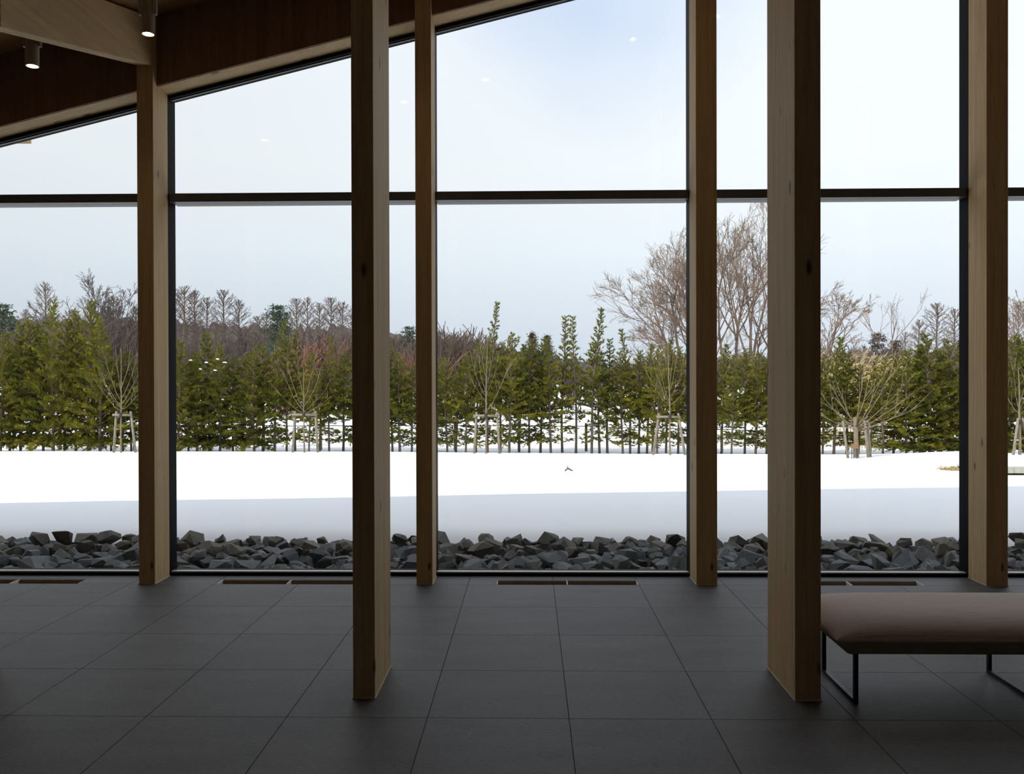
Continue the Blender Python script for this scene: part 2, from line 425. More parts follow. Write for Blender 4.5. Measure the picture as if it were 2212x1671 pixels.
head = lambda x: 4.192 + .2445 * x
wf = empty('wall_front'); tag(wf, kind='structure')
def sheared(x0, x1, y0, y1, zlo, zhi):
    c = [(x0, y0), (x1, y0), (x1, y1), (x0, y1)]
    return MB().hexa([(x, y, zlo(x, y)) for x, y in c] + [(x, y, zhi(x, y)) for x, y in c])
edges = [XL] + [v for p in RC for v in p] + [XR]
for k in range(0, len(edges), 2):
    x0, x1 = edges[k] + .001, edges[k + 1] - .001
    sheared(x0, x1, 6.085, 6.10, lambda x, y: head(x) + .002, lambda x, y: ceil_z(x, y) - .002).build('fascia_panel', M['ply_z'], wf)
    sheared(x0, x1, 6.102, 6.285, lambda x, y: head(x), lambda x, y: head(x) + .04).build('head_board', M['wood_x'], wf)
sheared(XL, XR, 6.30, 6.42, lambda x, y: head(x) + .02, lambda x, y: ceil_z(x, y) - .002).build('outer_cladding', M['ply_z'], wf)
# windows
WX_ = [XL] + [(a + b_) / 2 for a, b_ in RC] + [XR]
cw = [0.03] + [(b_ - a) / 2 for a, b_ in RC] + [.03]
FY0, FY1, GYL = 6.272, 6.40, 6.345
for k in range(len(WX_) - 1):
    x0, x1 = WX_[k], WX_[k + 1]
    r = empty('window_%d' % (k + 1), (0, 0, 0)); tag(r, kind='structure')
    i0, i1 = x0 + cw[k], x1 - cw[k + 1]
    MB().box(x0 + .001, x1 - .001, FY0 + .02, FY1 + .03, -.035, .022).build('sill', M['alu_dk'], r)
    MB().box(i0, i1, GYL - .046, GYL - .006, .022, .031).build('sill_sky_glint', M['alu_lt'], r)  # added pale strip; its white stands in for sky reflected on the sill
    sheared(i0, i1, FY0 + .015, FY1 - .02, lambda x, y: head(x) - .026, lambda x, y: head(x) - .001).build('head_frame', M['alu_dk'], r)
    sheared(i0, i1, FY1 - .019, FY1 + .03, lambda x, y: head(x) - .006, lambda x, y: head(x) + .018).build('head_flashing', M['alu'], r)
    sheared(i0, i1, 6.318, 6.336, lambda x, y: head(x) - .031, lambda x, y: head(x) - .026).build('head_bead', M['alu'], r)
    top = lambda x, y: head(x) - .001
    sheared(x0 + .001, i0 + .0, FY0, FY1, lambda x, y: .022, top).build('jamb', M['alu_dk'], r)
    sheared(i1, x1 - .001, FY0, FY1, lambda x, y: .022, top).build('jamb', M['alu_dk'], r)
    MB().box(i0 + .001, i1 - .001, FY0 + .01, 6.448, 2.757, 2.820).build('transom', M['alu'], r)
    MB().box(i0 - .006, i1 + .006, GYL - .005, GYL + .005, .022, 2.757).build('pane', M['glass'], r)
    sheared(i0 - .006, i1 + .006, GYL - .005, GYL + .005, lambda x, y: 2.82, lambda x, y: head(x) - .026).build('pane', M['glass'], r)

# ------------------------------------------------------------------ spotlights
def spotlight(x, label):
    y = 5.2; z = 3.548 + .262 * (x + 2.322); ct = ceil_z(x, y) - .001
    r = empty('spotlight', (x, y, z)); tag(r, label, 'lamp', 'cylinder spotlights under the ceiling')
    n = 20; rad = .039; b = MB()
    prof = [(.030, .012), (.034, .0), (rad, 0), (rad, .128), (.034, .135), (0.001, .135)]
    for q, h in prof:
        for j in range(n):
            a = 2 * math.pi * j / n; b.v.append((q * math.cos(a), q * math.sin(a), h))
    for i in range(len(prof) - 1):
        for j in range(n): b.f.append((i * n + j, i * n + (j + 1) % n, (i + 1) * n + (j + 1) % n, (i + 1) * n + j))
    hs_ = b.build('lamp_housing', M['lamp_body'], r)
    b = MB(); prof = [(.0345, .001), (.024, .022)]
    for q, h in prof:
        for j in range(n):
            a = 2 * math.pi * j / n; b.v.append((q * math.cos(a), q * math.sin(a), h))
    b.f += [(j, n + j, n + (j + 1) % n, (j + 1) % n) for j in range(n)]
    b.build('reflector', M['alu_lt'], hs_)
    b = MB(); b.v = [(.0245 * math.cos(2 * math.pi * j / n), .0245 * math.sin(2 * math.pi * j / n), hh) for hh in (.020, .023) for j in range(n)]
    b.f = [tuple(reversed(range(n))), tuple(range(n, 2 * n))] + [(j, (j + 1) % n, n + (j + 1) % n, n + j) for j in range(n)]
    b.build('lamp_lens', M['led'], hs_)
    t = ct - z - .02
    b = MB().tube([Vector((0, 0, .13)), Vector((0, 0, t))], [.033, .033], 16); b.build('stem', M['lamp_body'], r)
    for s in (-1, 1):
        MB().box(s * .048 - .006, s * .048 + .006, -.012, .012, .118, t).build('bracket', M['lamp_body'], r)
    c4 = [(-.06, -.06), (.06, -.06), (.06, .06), (-.06, .06)]
    MB().hexa([(a, b2, t - .012) for a, b2 in c4] + [(a, b2, ceil_z(x + a, y + b2) - z - .002) for a, b2 in c4]).build('mount_plate', M['lamp_body'], r)
for x, lb in ((-3.037, 'lit cylinder spotlight at far left, below the sloping beam'), (-2.322, 'lit cylinder spotlight at the top edge, in front of the left column'),
              (-1.092, 'cylinder spotlight above the frame, reflected left of the slim rear column'), (-.377, 'cylinder spotlight above the frame, reflected as the left dot in the centre pane'),
              (.903, 'cylinder spotlight above the frame, reflected as the right dot in the centre pane'), (1.63, 'cylinder spotlight above the frame, nearest the front right column')):
    spotlight(x, lb)

# ------------------------------------------------------------------ bench
bn = empty('upholstered_bench', (2.21, 4.03, 0)); tag(bn, 'long low bench with pinkish brown woven seat on black sled legs', 'bench')
hx, hy = .90, .335
def cushion():
    b = MB(); nx, ny = 46, 20
    def top(s, t):
        e = (1 - abs(s) ** 9) * (1 - abs(t) ** 3.2)
        return .313 + .084 * max(e, 0) ** .55
    idx = {}
    for i in range(nx + 1):
        for j in range(ny + 1):
            s = -1 + 2 * i / nx; t = -1 + 2 * j / ny
            s = math.copysign(1 - (1 - abs(s)) ** 1.5, s); t = math.copysign(1 - (1 - abs(t)) ** 1.6, t)
            # rounded plan corners
            px, py = s * hx, t * hy
            idx[i, j] = len(b.v); b.v.append((px, py, top(s, t)))
    for i in range(nx):
        for j in range(ny): b.f.append((idx[i, j], idx[i + 1, j], idx[i + 1, j + 1], idx[i, j + 1]))
    rim = [idx[i, 0] for i in range(nx + 1)] + [idx[nx, j] for j in range(1, ny + 1)] + [idx[i, ny] for i in range(nx - 1, -1, -1)] + [idx[0, j] for j in range(ny - 1, 0, -1)]
    k0 = len(b.v)
    for q in rim:
        x, y, z = b.v[q]; b.v.append((x * .992, y * .985, .306))
    for q in range(len(rim)): b.f.append((rim[q], k0 + q, k0 + (q + 1) % len(rim), rim[(q + 1) % len(rim)]))
    b.f.append(tuple(reversed(range(k0, k0 + len(rim)))))
    return b
cushion().build('cushion', M['fabric'], bn, smooth=True)
a, d = .888, .326; a2, d2 = .812, .235
MB().hexa([(-a2, -d2, .222), (a2, -d2, .222), (a2, d2, .222), (-a2, d2, .222), (-a, -d, .308), (a, -d, .308), (a, d, .308), (-a, d, .308)]).build('seat_base', M['underside'], bn, bevel=.006)
for x in (1.436, 2.236, 2.985):
    lx = x - 2.21; w = .009; b = MB()
    yf, yr = 3.815 - 4.03, 4.225 - 4.03
    b.box(lx - w, lx + w, yf - w, yf + w, 0, .2225); b.box(lx - w, lx + w, yr - w, yr + w, 0, .2225)
    b.box(lx - w, lx + w, yf + w, yr - w, 0, .016); b.box(lx - w, lx + w, yf + w, yr - w, .21, .2222)
    me = b.mesh('leg', M['black_metal']); bm = bmesh.new(); bm.from_mesh(me); bmesh.ops.remove_doubles(bm, verts=bm.verts, dist=.0007); bm.to_mesh(me); bm.free()
    link('sled_leg', me, bn)

# ------------------------------------------------------------------ ground outside
def sstep(a, b, x):
    t = min(1, max(0, (x - a) / (b - a))); return t * t * (3 - 2 * t)
MOUND = at(665, 900, 24)
def ground(x, y):
    n = noise.noise(Vector((x * .35, y * .5, .3)))
    z = .018 * n * sstep(8.2, 10, y) - .0075 * max(x, -4) * sstep(11, 16, y)
    z += -.15 * sstep(17.3, 18.8, y)
    z += (.50 + .16 * noise.noise(Vector((x * .25, 3.1, 0)))) * sstep(20.5, 27, y) + .9 * sstep(27, 90, y) + 2.0 * sstep(90, 220, y)
    z += .32 * math.exp(-((x - MOUND.x) / 1.1) ** 2 - ((y - 24) / 1.6) ** 2)
    z += .03 * noise.noise(Vector((x * 1.3, y * 1.3, 7))) * sstep(19, 22, y)
    # bank by the ledge at right
    z += .10 * math.exp(-((x - 8.8) / 1.3) ** 2) * sstep(13.9, 14.8, y) * (1 - sstep(17, 19, y))
    return z
def snow_edge(x): return 7.93 + .07 * noise.noise(Vector((x * .9, 0, 5))) + .05 * noise.noise(Vector((x * 3.1, 0, 9)))
ux = [-90, -60, -42, -30, -24, -20] + [-17 + .2 * i for i in range(171)] + [20, 24, 30, 42, 60, 90]
uy = [0, .03, .08, .15, .25, .4, .6] + [.8 + .24 * i for i in range(1, 80)] + [21, 23, 26, 30, 38, 50, 70, 100, 150, 220]
b = MB(); ny = len(uy)
for x in ux:
    e = snow_edge(x)
    for q, t in enumerate(uy):
        y = e + t
        z = ground(x, y)
        if t < .4: z += -.16 * (1 - (t / .4)) ** 2.2 if t > 0 else -.30
        b.v.append((x, y, z))
for i in range(len(ux) - 1):
    for j in range(ny - 1): b.f.append((i * ny + j, (i + 1) * ny + j, (i + 1) * ny + j + 1, i * ny + j + 1))
sg = b.build('snow_ground', M['snow'], smooth=True); tag(sg, kind='structure')
tag(MB().box(-40, 40, 6.42, 8.6, -.5, -.20).build('rock_bed_base', M['soil']), kind='structure')

# ------------------------------------------------------------------ rocks
def rock_mesh(seed, n=15):
    rr = R(seed); bm = bmesh.new()
    while len(bm.verts) < n:
        v = Vector((rr.uniform(-1, 1), rr.uniform(-1, 1), rr.uniform(-1, 1)))
        if .55 < v.length < 1.0: bm.verts.new(v.normalized() * rr.uniform(.82, 1.0))
    g = bmesh.ops.convex_hull(bm, input=list(bm.verts))
    for v in [v for v in bm.verts if not v.link_faces]: bm.verts.remove(v)
    bmesh.ops.dissolve_limit(bm, angle_limit=.12, verts=bm.verts, edges=bm.edges)
    bmesh.ops.triangulate(bm, faces=bm.faces)
    me = bpy.data.meshes.new('rock'); bm.to_mesh(me); bm.free(); me.materials.append(M['rock']); return me
RM = [rock_mesh(100 + i, 11 + i % 9) for i in range(20)]
rr = R(5)
ROWN = ['nearest the window sill', 'second from the sill', 'third from the sill', 'fourth from the sill', 'fifth from the sill', 'sixth from the sill', 'against the snow']
nrow = 7; ci = {}; spots = []
for j in range(nrow):
    Y = 6.60 + j * .215
    lo, hi = -.645 * Y - .05, .60 * Y + .1
    x = lo + rr.uniform(0, .2)
    while x < hi:
        s = rr.uniform(.65, 1.35); spots.append((x, Y + rr.uniform(-.06, .06), s, j)); x += .208 * (.45 + .55 * s) + rr.uniform(-.03, .03)
for x, Y, s, j in spots:
    o = link('rock', RM[rr.randrange(len(RM))])
    sx, sy, sz = .110 * s * rr.uniform(.85, 1.35),   .100 * s * rr.uniform(.85, 1.15), .082 * s * rr.uniform(.75, 1.2)
    o.scale = (sx, sy, sz); o.rotation_euler = (rr.uniform(-.5, .5), rr.uniform(-.5, .5), rr.uniform(0, 6.28))
    o.location = (x, Y, -.075 + rr.uniform(-.035, .035) + (.02 if j == nrow - 1 else 0))
    ci[j] = ci.get(j, 0) + 1
    if j + rr.uniform(-1.2, 1.2) > 3.4:
        o.material_slots[0].link = 'OBJECT'; o.material_slots[0].material = M['rock_warm']
    tag(o, '%s angular rock, %s from the left in the row %s' % ('brownish grey' if o.material_slots[0].link == 'OBJECT' else 'dark grey', nth(ci[j]), ROWN[j]), 'rock', 'rocks of the bed outside the window')
fb = MB()
for q in range(1500):
    me = RM[rr.randrange(len(RM))]; inside = q < 650
    x = rr.uniform(-5.2, 5.0) if inside else rr.choice((-1, 1)) * rr.uniform(5.1, 9.5); Y = rr.uniform(6.52, 8.1)
    mt = Matrix.Translation((x, Y, -.125 if inside else -.09)) @ Matrix.Rotation(rr.uniform(0, 6.28), 4, Vector((rr.uniform(-1, 1), rr.uniform(-1, 1), 1)).normalized()) @ Matrix.Diagonal((.13, .11, .09, 1))
    fb.add([mt @ v.co for v in me.vertices], [tuple(p.vertices) for p in me.polygons])
tag(fb.build('rock_bed_filling', M['rock']), 'smaller dark rocks filling the gaps of the rock bed', 'rocks', kind='stuff')

# ------------------------------------------------------------------ plants: generators
def dirv(az, elv): return Vector((math.cos(az) * math.cos(elv), math.sin(az) * math.cos(elv), math.sin(elv)))
def grow(mb, rr, p, d, length, rad, lev, up=.12, wob=.25, kids=(3, 5), ratio=.62, rmin=.004, n=4, segs=4, spread=(.35, .85)):
    pts = [p.copy()]; rads = [rad]; q = p.copy(); dd = d.copy(); st = length / segs
    for i in range(segs):
        dd = (dd + Vector((rr.gauss(0, wob), rr.gauss(0, wob), rr.gauss(0, wob) * .6 + up)) * .5).normalized()
        q = q + dd * st; pts.append(q.copy()); rads.append(max(rad * (1 - .62 * (i + 1) / segs), rmin))
    mb.tube(pts, rads, n if lev > 0 else 3, False)
    if lev <= 0: return
    for k in range(rr.randint(*kids)):
        t = rr.uniform(.25, 1.0) * segs; i = min(int(t), segs - 1)
        s = pts[i].lerp(pts[i + 1], t - i)
        bd = (pts[i + 1] - pts[i]).normalized(); ax = bd.orthogonal().normalized()
        ax = Matrix.Rotation(rr.uniform(0, 6.28), 3, bd) @ ax
        nd = Matrix.Rotation(rr.uniform(*spread), 3, ax) @ bd
        grow(mb, rr, s, nd, length * ratio * rr.uniform(.7, 1.15) * (1.15 - .45 * t / segs), max(rads[i] * .62, rmin), lev - 1, up, wob, kids, ratio, rmin, n, max(segs - 1, 2), spread)

def leaflet(mb, p, d, L, wd_, rr):
    s = d.orthogonal().normalized(); s = Matrix.Rotation(rr.uniform(0, 3.14), 3, d) @ s
    a = p + d * (L * .45) + s * wd_; b2 = p + d * (L * .45) - s * wd_; t = p + d * L
    k = len(mb.v); mb.v += [tuple(p), tuple(a), tuple(t), tuple(b2)]; mb.f.append((k, k + 1, k + 2, k + 3))

def conifer(seed, H, nb, rad, z0=.22, low=10, tipwisp=.0, lean=.05, dens=1.0, spray=.105):
    """hedge conifer: trunk, limbs and flat sprays; returns three MBs"""
    rr = R(seed); tr, br, fo = MB(), MB(), MB()
    def axis(t): return Vector((lean * H * t * t + .012 * math.sin(7 * t + seed), .01 * math.cos(5 * t + seed), H * t))
    tr.tube([axis(i / 8) for i in range(9)], [.026 * (1 - .85 * i / 8) + .003 for i in range(9)], 6)
    az = rr.uniform(0, 6)
    for k in range(nb + low):
        lowb = k >= nb
        t = rr.uniform(.10, z0) if lowb else z0 + (1 - z0) * ((k + .5) / nb) ** .95
        az += 2.4 + rr.uniform(-.5, .5)
        f = max(0, (t - z0) / (1 - z0))
        L = rad * (rr.uniform(.3, .75) if lowb else (1 - f) ** (.75 + tipwisp) * rr.uniform(.65, 1.2) + .05) * (1 if t > .05 else .5)
        e0 = rr.uniform(-.1, .35) if lowb else rr.uniform(.35, .95) + .3 * f
        d = dirv(az, e0); p = axis(t); pts = [p.copy()]; sg_ = 5
        for i in range(sg_):
            d = (d + Vector((lean * .5, 0, -.10 + rr.uniform(-.10, .10)))).normalized()
            p = p + d * (L / sg_); pts.append(p.copy())
        br.tube(pts, [.008, .007, .006, .005, .004, .002], 3, False)
        ns = max(3, int(L / .030 * dens)) if not lowb else max(3, int(L / .05 * dens))
        for q in range(ns):
            u = .18 + .82 * (q + rr.random()) / ns
            i = min(int(u * sg_), sg_ - 1); bp = pts[i].lerp(pts[i + 1], u * sg_ - i); bd = (pts[i + 1] - pts[i]).normalized()
            side = 1 if q % 2 else -1
            sd = bd.cross(Vector((0, 0, 1))); sd = sd.normalized() if sd.length > .01 else Vector((1, 0, 0))
            fd = (bd * rr.uniform(.6, 1.2) + sd * side * rr.uniform(.2, .9) + Vector((.12, 0, rr.uniform(-.1, .8)))).normalized()
            sl_ = spray * rr.uniform(.7, 1.35) * (1 - .35 * f)
            for w in range(9):
                ld = (fd + Vector((rr.uniform(-.45, .45), rr.uniform(-.45, .45), rr.uniform(-.35, .45)))).normalized()
                leaflet(fo, bp + fd * sl_ * rr.uniform(0, .6), ld, sl_ * rr.uniform(.5, 1.0), sl_ * .085, rr)
    return tr, br, fo
def conifer_thing(name, parts, mats):
    r = empty(name)
    parts[0].build('trunk', mats[0], r, smooth=True); parts[1].build('branches', mats[0], r); parts[2].build('foliage', mats[1], r)
    for ch in r.children:
        if ch.name.split('.')[0] in ('foliage', 'branches'): ch['kind'] = 'stuff'
    return r

# hedge: trunk positions (photo column, top row) on the planting line
HB = 2.6
HP = [conifer_thing('hedge_conifer', conifer(s, HB, nb, rad, z0, low, tw, le, dn), (M['bark'], M['hedge'])) for s, nb, rad, z0, low, tw, le, dn in (
    (11, 72, .56, .25, 15, .0, .03, 1.1), (12, 66, .52, .29, 12, .1, .05, 1.05), (13, 76, .60, .27, 18, .0, .02, 1.1),
    (14, 62, .46, .31, 11, .5, .09, .95), (15, 58, .40, .31, 12, .7, .03, .85), (16, 80, .66, .12, 30, .0, .04, 1.15), (17, 86, .64, .10, 30, .1, .0, 1.2))]
TREES = [  # u, v of the tip, kind
 (-40, 690, 5), (2, 720, 5), (22, 735, 6), (45, 700, 5), (68, 690, 6), (92, 700, 5), (115, 650, 6), (140, 690, 5), (165, 672, 6), (190, 652, 5), (217, 690, 6), (240, 770, 5), (264, 765, 2), (283, 760, 0), (315, 760, 1), (350, 755, 2),
 (386, 738, 5), (406, 770, 2), (425, 760, 6), (451, 720, 5), (476, 745, 6), (502, 770, 2), (525, 765, 5), (548, 750, 6), (569, 745, 2), (592, 694, 3), (618, 735, 2), (638, 716, 4), (668, 765, 0), (690, 785, 1), (710, 728, 4), (741, 760, 2), (775, 750, 0), (805, 765, 2), (832, 755, 1),
 (848, 745, 1), (863, 765, 0), (889, 790, 2), (915, 780, 1), (940, 790, 2), (965, 775, 0), (985, 790, 1), (1006, 762, 2), (1029, 745, 0), (1052, 655, 3), (1080, 745, 2), (1101, 722, 0), (1122, 745, 1), (1142, 735, 2), (1168, 745, 0), (1190, 730, 1), (1214, 686, 4), (1244, 686, 4), (1277, 668, 3), (1295, 740, 1), (1312, 735, 4), (1344, 762, 0), (1362, 712, 3), (1380, 760, 2), (1398, 745, 1), (1420, 750, 0), (1439, 735, 1), (1465, 752, 2), (1490, 770, 0), (1520, 760, 1),
 (1559, 745, 1), (1581, 770, 0), (1609, 755, 2), (1633, 765, 0), (1655, 770, 2), (1690, 760, 1), (1725, 765, 0), (1752, 760, 2),
 (1778, 770, 0), (1802, 730, 1), (1828, 770, 2), (1855, 790, 0), (1880, 780, 1), (1906, 775, 2), (1931, 770, 0), (1957, 755, 5), (1988, 745, 6), (2010, 722, 5), (2030, 760, 6), (2057, 735, 5), (2080, 740, 6), (2110, 745, 5), (2145, 750, 6), (2180, 725, 5), (2205, 730, 6), (2240, 720, 5)]
rr = R(77); used = set(); KD = ['bushy green', 'upright green', 'broad bushy green', 'tall wispy-tipped', 'slender pointed', 'dense olive', 'dense dark olive']
for i, (u, v, k) in enumerate(TREES):
    Y = 19.0 + rr.uniform(-.35, .35) + (.15 if i % 2 else -.1)
    p = at(u, 900, Y); g = ground(p.x, Y); H = at(u, v, Y).z - g
    o = HP[k] if k not in used else copy_tree(HP[k]); used.add(k)
    o.location = (p.x, Y, g - .02); o.rotation_euler = (0, 0, rr.choice((0, .4, -.4, 3.0, .8, -.9, 2.4)))
    s = H / HB; w = (.75 + .25 * s) * rr.uniform(.88, 1.12); o.scale = (w, w, s)
    tag(o, '%s hedge conifer, %s from the left in the hedge row' % (KD[k], nth(i + 1)), 'conifer', 'conifers of the hedge behind the snow')

# bare saplings with stake supports
def limb(mb, rr, p0, off, rad, twigs=3):
    n = 5; pts = []
    for i in range(n + 1):
        t = i / n
        pts.append(p0 + Vector((off.x * (t ** .85), off.y * t, off.z * (t ** 1.15))) + Vector((rr.uniform(-.012, .012), rr.uniform(-.012, .012), 0)) * (1 if 0 < i else 0))
    rads = [rad * (1 - .75 * i / n) for i in range(n + 1)]
    mb.tube(pts, rads, 4, False)
    for q in range(twigs):
        t = rr.uniform(.3, .95) * n; i = min(int(t), n - 1); s = pts[i].lerp(pts[i + 1], t - i); d = (pts[i + 1] - pts[i]).normalized()
        d = (d + Vector((rr.uniform(-.7, .7), rr.uniform(-.7, .7), rr.uniform(-.1, .5)))).normalized(); L = off.length * rr.uniform(.2, .45)
        mid = s + d * L * .5 + Vector((0, 0, .02)); mb.tube([s, mid, s + d * L + Vector((0, 0, .05))], [rad * .45, rad * .35, rad * .2], 3, False)
SAP = [
 (262, 980, 2.15, .020, [(.85, -.50, .62), (.92, -.40, .55), (.95, -.33, .80), (1.05, -.30, 1.10), (.88, .48, .42), (1.0, .38, .62), (1.1, .32, .95), (1.3, .22, .85), (1.2, -.18, .95), (.9, .25, .5)], 'thin bare staked sapling at far left'),
 (657, 978, 1.75, .020, [(.80, -.50, .45), (.85, -.42, .80), (.9, -.35, 1.0), (.85, .40, .45), (.95, .42, .80), (1.1, .25, .95), (1.1, -.15, .95), (.8, .55, .35)], 'thin bare staked sapling left of the front left column'),
 (1050, 980, 2.35, .022, [(1.15, -.38, 1.05), (1.2, -.22, 1.1), (.86, .42, .85), (.88, .50, 1.05), (1.05, -.35, .6), (1.4, .18, .9), (1.5, -.15, .9), (1.2, .22, .7)], 'bare staked sapling with upright forks, near the picture centre'),
 (1447, 980, 2.3, .020, [(1.0, -.50, .75), (1.05, -.35, .95), (1.0, .48, .55), (1.15, .35, .7), (1.3, .14, 1.0), (1.4, -.14, 1.0), (1.1, -.2, .8), (1.25, .22, 1.1)], 'straight bare staked sapling right of the picture centre'),
 (1850, 985, 1.65, .048, [(.62, -.75, .68), (.70, -.60, .95), (.55, -.45, .40), (.66, -.30, .9), (.72, .18, 1.1), (.7, .34, 1.2), (.62, .62, .95), (.6, .95, .80), (.58, 1.18, .70), (.55, 1.22, .46), (.52, 1.05, .36), (.55, -.80, .35), (.6, .8, 1.1)], 'wide-spreading bare tree with many fanned limbs behind the bench'),
 (2203, 988, 1.7, .030, [(.8, -.35, .6), (.85, -.25, .9), (.8, .35, .6), (.9, .4, .9), (1.0, .1, .9)], 'bare staked tree at the right edge'),
]
for k, (u, v, H, rad, limbs, lb) in enumerate(SAP):
    rr = R(300 + k); Y = 17.15 if k < 4 else 16.6
    p = at(u, v, Y); g = ground(p.x, Y); r = empty('bare_sapling', (p.x, Y, g - .02)); tag(r, lb, 'tree', 'young trees along the snow edge')
    lean = Vector((rr.uniform(-.04, .04), 0, 0)); b = MB()
    hh = H if k != 4 else .8
    pts = [Vector((lean.x * (i / 6) ** 2 + rr.uniform(-.008, .008), 0, hh * i / 6)) for i in range(7)]
    b.tube(pts, [rad * (1 - (.8 if k != 4 else .25) * i / 6) for i in range(7)], 6, False); b.build('trunk', M['sapbark'], r, smooth=True)
    for z0, dx, dz in limbs:
        b = MB(); limb(b, rr, Vector((lean.x * (z0 / hh) ** 2, 0, min(z0, hh))), Vector((dx, rr.uniform(-.3, .3), dz)), .006 if k != 4 else .010, 4)
        b.build('branch', M['sapbark'], r)
    # support frame
    if k == 5: offs = ((-.14, .22), (.16, .3))
    elif k == 4: offs = ((-.24, -.16), (.10, .14), (.18, .26))
    else: offs = ((-.075, -.155) if k == 0 else (-.085, -.19), (.13, .30) if k == 0 else (.14, .24))
    hs = .86 if k < 4 else .74
    r = empty('stake_support', (p.x, Y + .03, g - .03)); tag(r, 'weathered wooden stake frame holding the ' + lb, 'tree support', 'stake frames of the young trees')
    sp_ = []
    if k == 4: sp_ = [(-.27, -.19), (.16, .24), (.24, .33)]
    elif k == 5: sp_ = [(-.05, -.18), (.06, .25)]
    else: sp_ = [(-.11, -.17), (.18, .28)] if k == 0 else ([(-.19, -.24), (.22, .27)] if k != 3 else [(-.21, -.33), (.17, .31)])
    for q, (xt, xb) in enumerate(sp_):
        yy = 0 if k < 4 else (.12 * (q - 1)); MB().tube([Vector((xb, yy, 0)), Vector((xt, yy * .5, hs))], [.026, .024], 8).build('stake', M['stake'], r, smooth=True)
    xa, xb = min(s[0] for s in sp_) - .06, max(s[0] for s in sp_) + .04
    if k < 4: MB().tube([Vector((xa, -.035, hs - .07)), Vector((xb, -.035, hs - .075))], [.023, .023], 8).build('crossbar', M['stake'], r, smooth=True)
    elif k == 4: MB().tube([Vector((xa, .03, hs - .06)), Vector((xb, .03, hs - .06))], [.02, .02], 8).build('crossbar', M['bark'], r, smooth=True)
    MB().tube([Vector((0, -.03, hs - .12)), Vector((0, -.03, hs - .03))], [.045, .04], 8).build('tie', M['tie'], r)

# small plant sign at the foot of the spreading tree
p = at(1842, 975, 16.5); g = ground(p.x, 16.5); r = empty('plant_sign', (p.x, 16.4, g - .02)); tag(r, 'small brown plaque on thin legs at the foot of the spreading bare tree', 'sign')
MB().box(-.065, .065, -.008, .008, .21, .30).build('plaque', M['sign'], r)
for s in (-.05, -.015, .03, .055): MB().box(s - .005, s + .005, 0, .01, 0, .21).build('leg', M['black_metal'], r)

# wire fence running through the hedge
fx = [at(u, 940, 19.75).x for u in (-30, 130, 290, 440, 570, 693, 835, 983, 1121, 1266, 1410, 1559, 1700, 1830, 1975, 2110, 2250)]
r = empty('wire_fence', (0, 19.75, 0)); tag(r, 'low fence of thin posts and one dark wire behind the hedge trunks', 'fence')
tops = []
for i, x in enumerate(fx):
    g = ground(x, 19.75); h = at(1000, 914 if x < 1 else 914 + 2.2 * x, 19.75).z; tops.append(Vector((x, 0, h - .04)))
    MB().tube([Vector((x, 0, g - .05)), Vector((x, 0, h + .03))], [.034, .03], 7).build('post', M['stake'] if i % 3 else M['bark'], r, smooth=True)
for z in (0,):
    pts = []
    for a, b2 in zip(tops[:-1], tops[1:]):
        pts += [a, a.lerp(b2, .5) - Vector((0, 0, .015))]
    pts.append(tops[-1]); MB().tube([q + Vector((0, -.03, 0)) for q in pts], [.011] * len(pts), 4).build('wire', M['black_metal'], r)

# ------------------------------------------------------------------ bigger bare trees behind the hedge
def bare_tree(name, seed, stems, rad, lev, ratio, kids, material, rmin, up=.10, wob=.22, spread=(.3, .75), segs=5):
    rr = R(seed); r = empty(name)
    for (x, y, dx, dy, L) in stems:
        mb = MB(); grow(mb, rr, Vector((x, y, 0)), Vector((dx, dy, 1)).normalized(), L, rad * rr.uniform(.8, 1.15), lev, up, wob, kids, ratio, rmin, 5, segs, spread)
        mb.build('limb', material, r)
    return r
def plant(o, u, Y, label, cat, group, s=1.0, rz=0.0):
    p = at(u, 900, Y); o.location = (p.x, Y, ground(p.x, Y) - .05); o.scale = (s, s, s); o.rotation_euler = (0, 0, rz)
    return tag(o, label, cat, group)
t = bare_tree('bare_tree', 21, [(-.25, 0, -.06, 0, 4.2), (.0, .2, .02, .05, 4.6), (.22, -.1, .05, 0, 4.5), (.5, .1, .12, 0, 4.0), (-.4, .1, -.16, .1, 3.8), (.75, 0, .20, 0, 3.4)], .07, 4, .62, (4, 6), M['bigbark'], .0045, .10, .15, (.3, .8), 6)
plant(t, 1592, 27, 'tall many-stemmed bare tree rising between the two columns right of centre', 'tree', 'bare trees behind the hedge')
t = bare_tree('bare_tree', 22, [(0, 0, -.42, 0, 4.0), (.15, .1, -.30, .1, 4.0), (-.1, .1, -.62, -.1, 3.6), (.25, 0, -.14, .05, 4.0), (-.1, .1, -.85, .1, 3.0)], .06, 4, .62, (4, 6), M['bigbark'], .0045, .04, .16, (.3, .8), 6)
plant(t, 1528, 26, 'bare tree leaning left with fine branches, left of the rear column right of centre', 'tree', 'bare trees behind the hedge')
t = bare_tree('bare_tree', 23, [(0, 0, -.1, 0, 3.0), (.2, .1, .18, .1, 2.9), (-.2, .1, .4, -.1, 2.4), (.1, 0, .02, .05, 2.8)], .05, 4, .56, (3, 5), M['bigbark'], .0045, .10, .2, (.25, .7), 5)
plant(t, 1760, 26, 'bare tree with fine pale branches just right of the front right column', 'tree', 'bare trees behind the hedge')
t = bare_tree('bare_tree', 24, [(0, 0, .05, 0, 3.3), (.1, 0, -.2, 0, 3.0)], .04, 3, .56, (3, 4), M['bigbark'], .0045, .1, .2, (.25, .7), 5)
plant(t, 1915, 30, 'slim pale bare tree behind the dark pines over the bench', 'tree', 'bare trees behind the hedge')
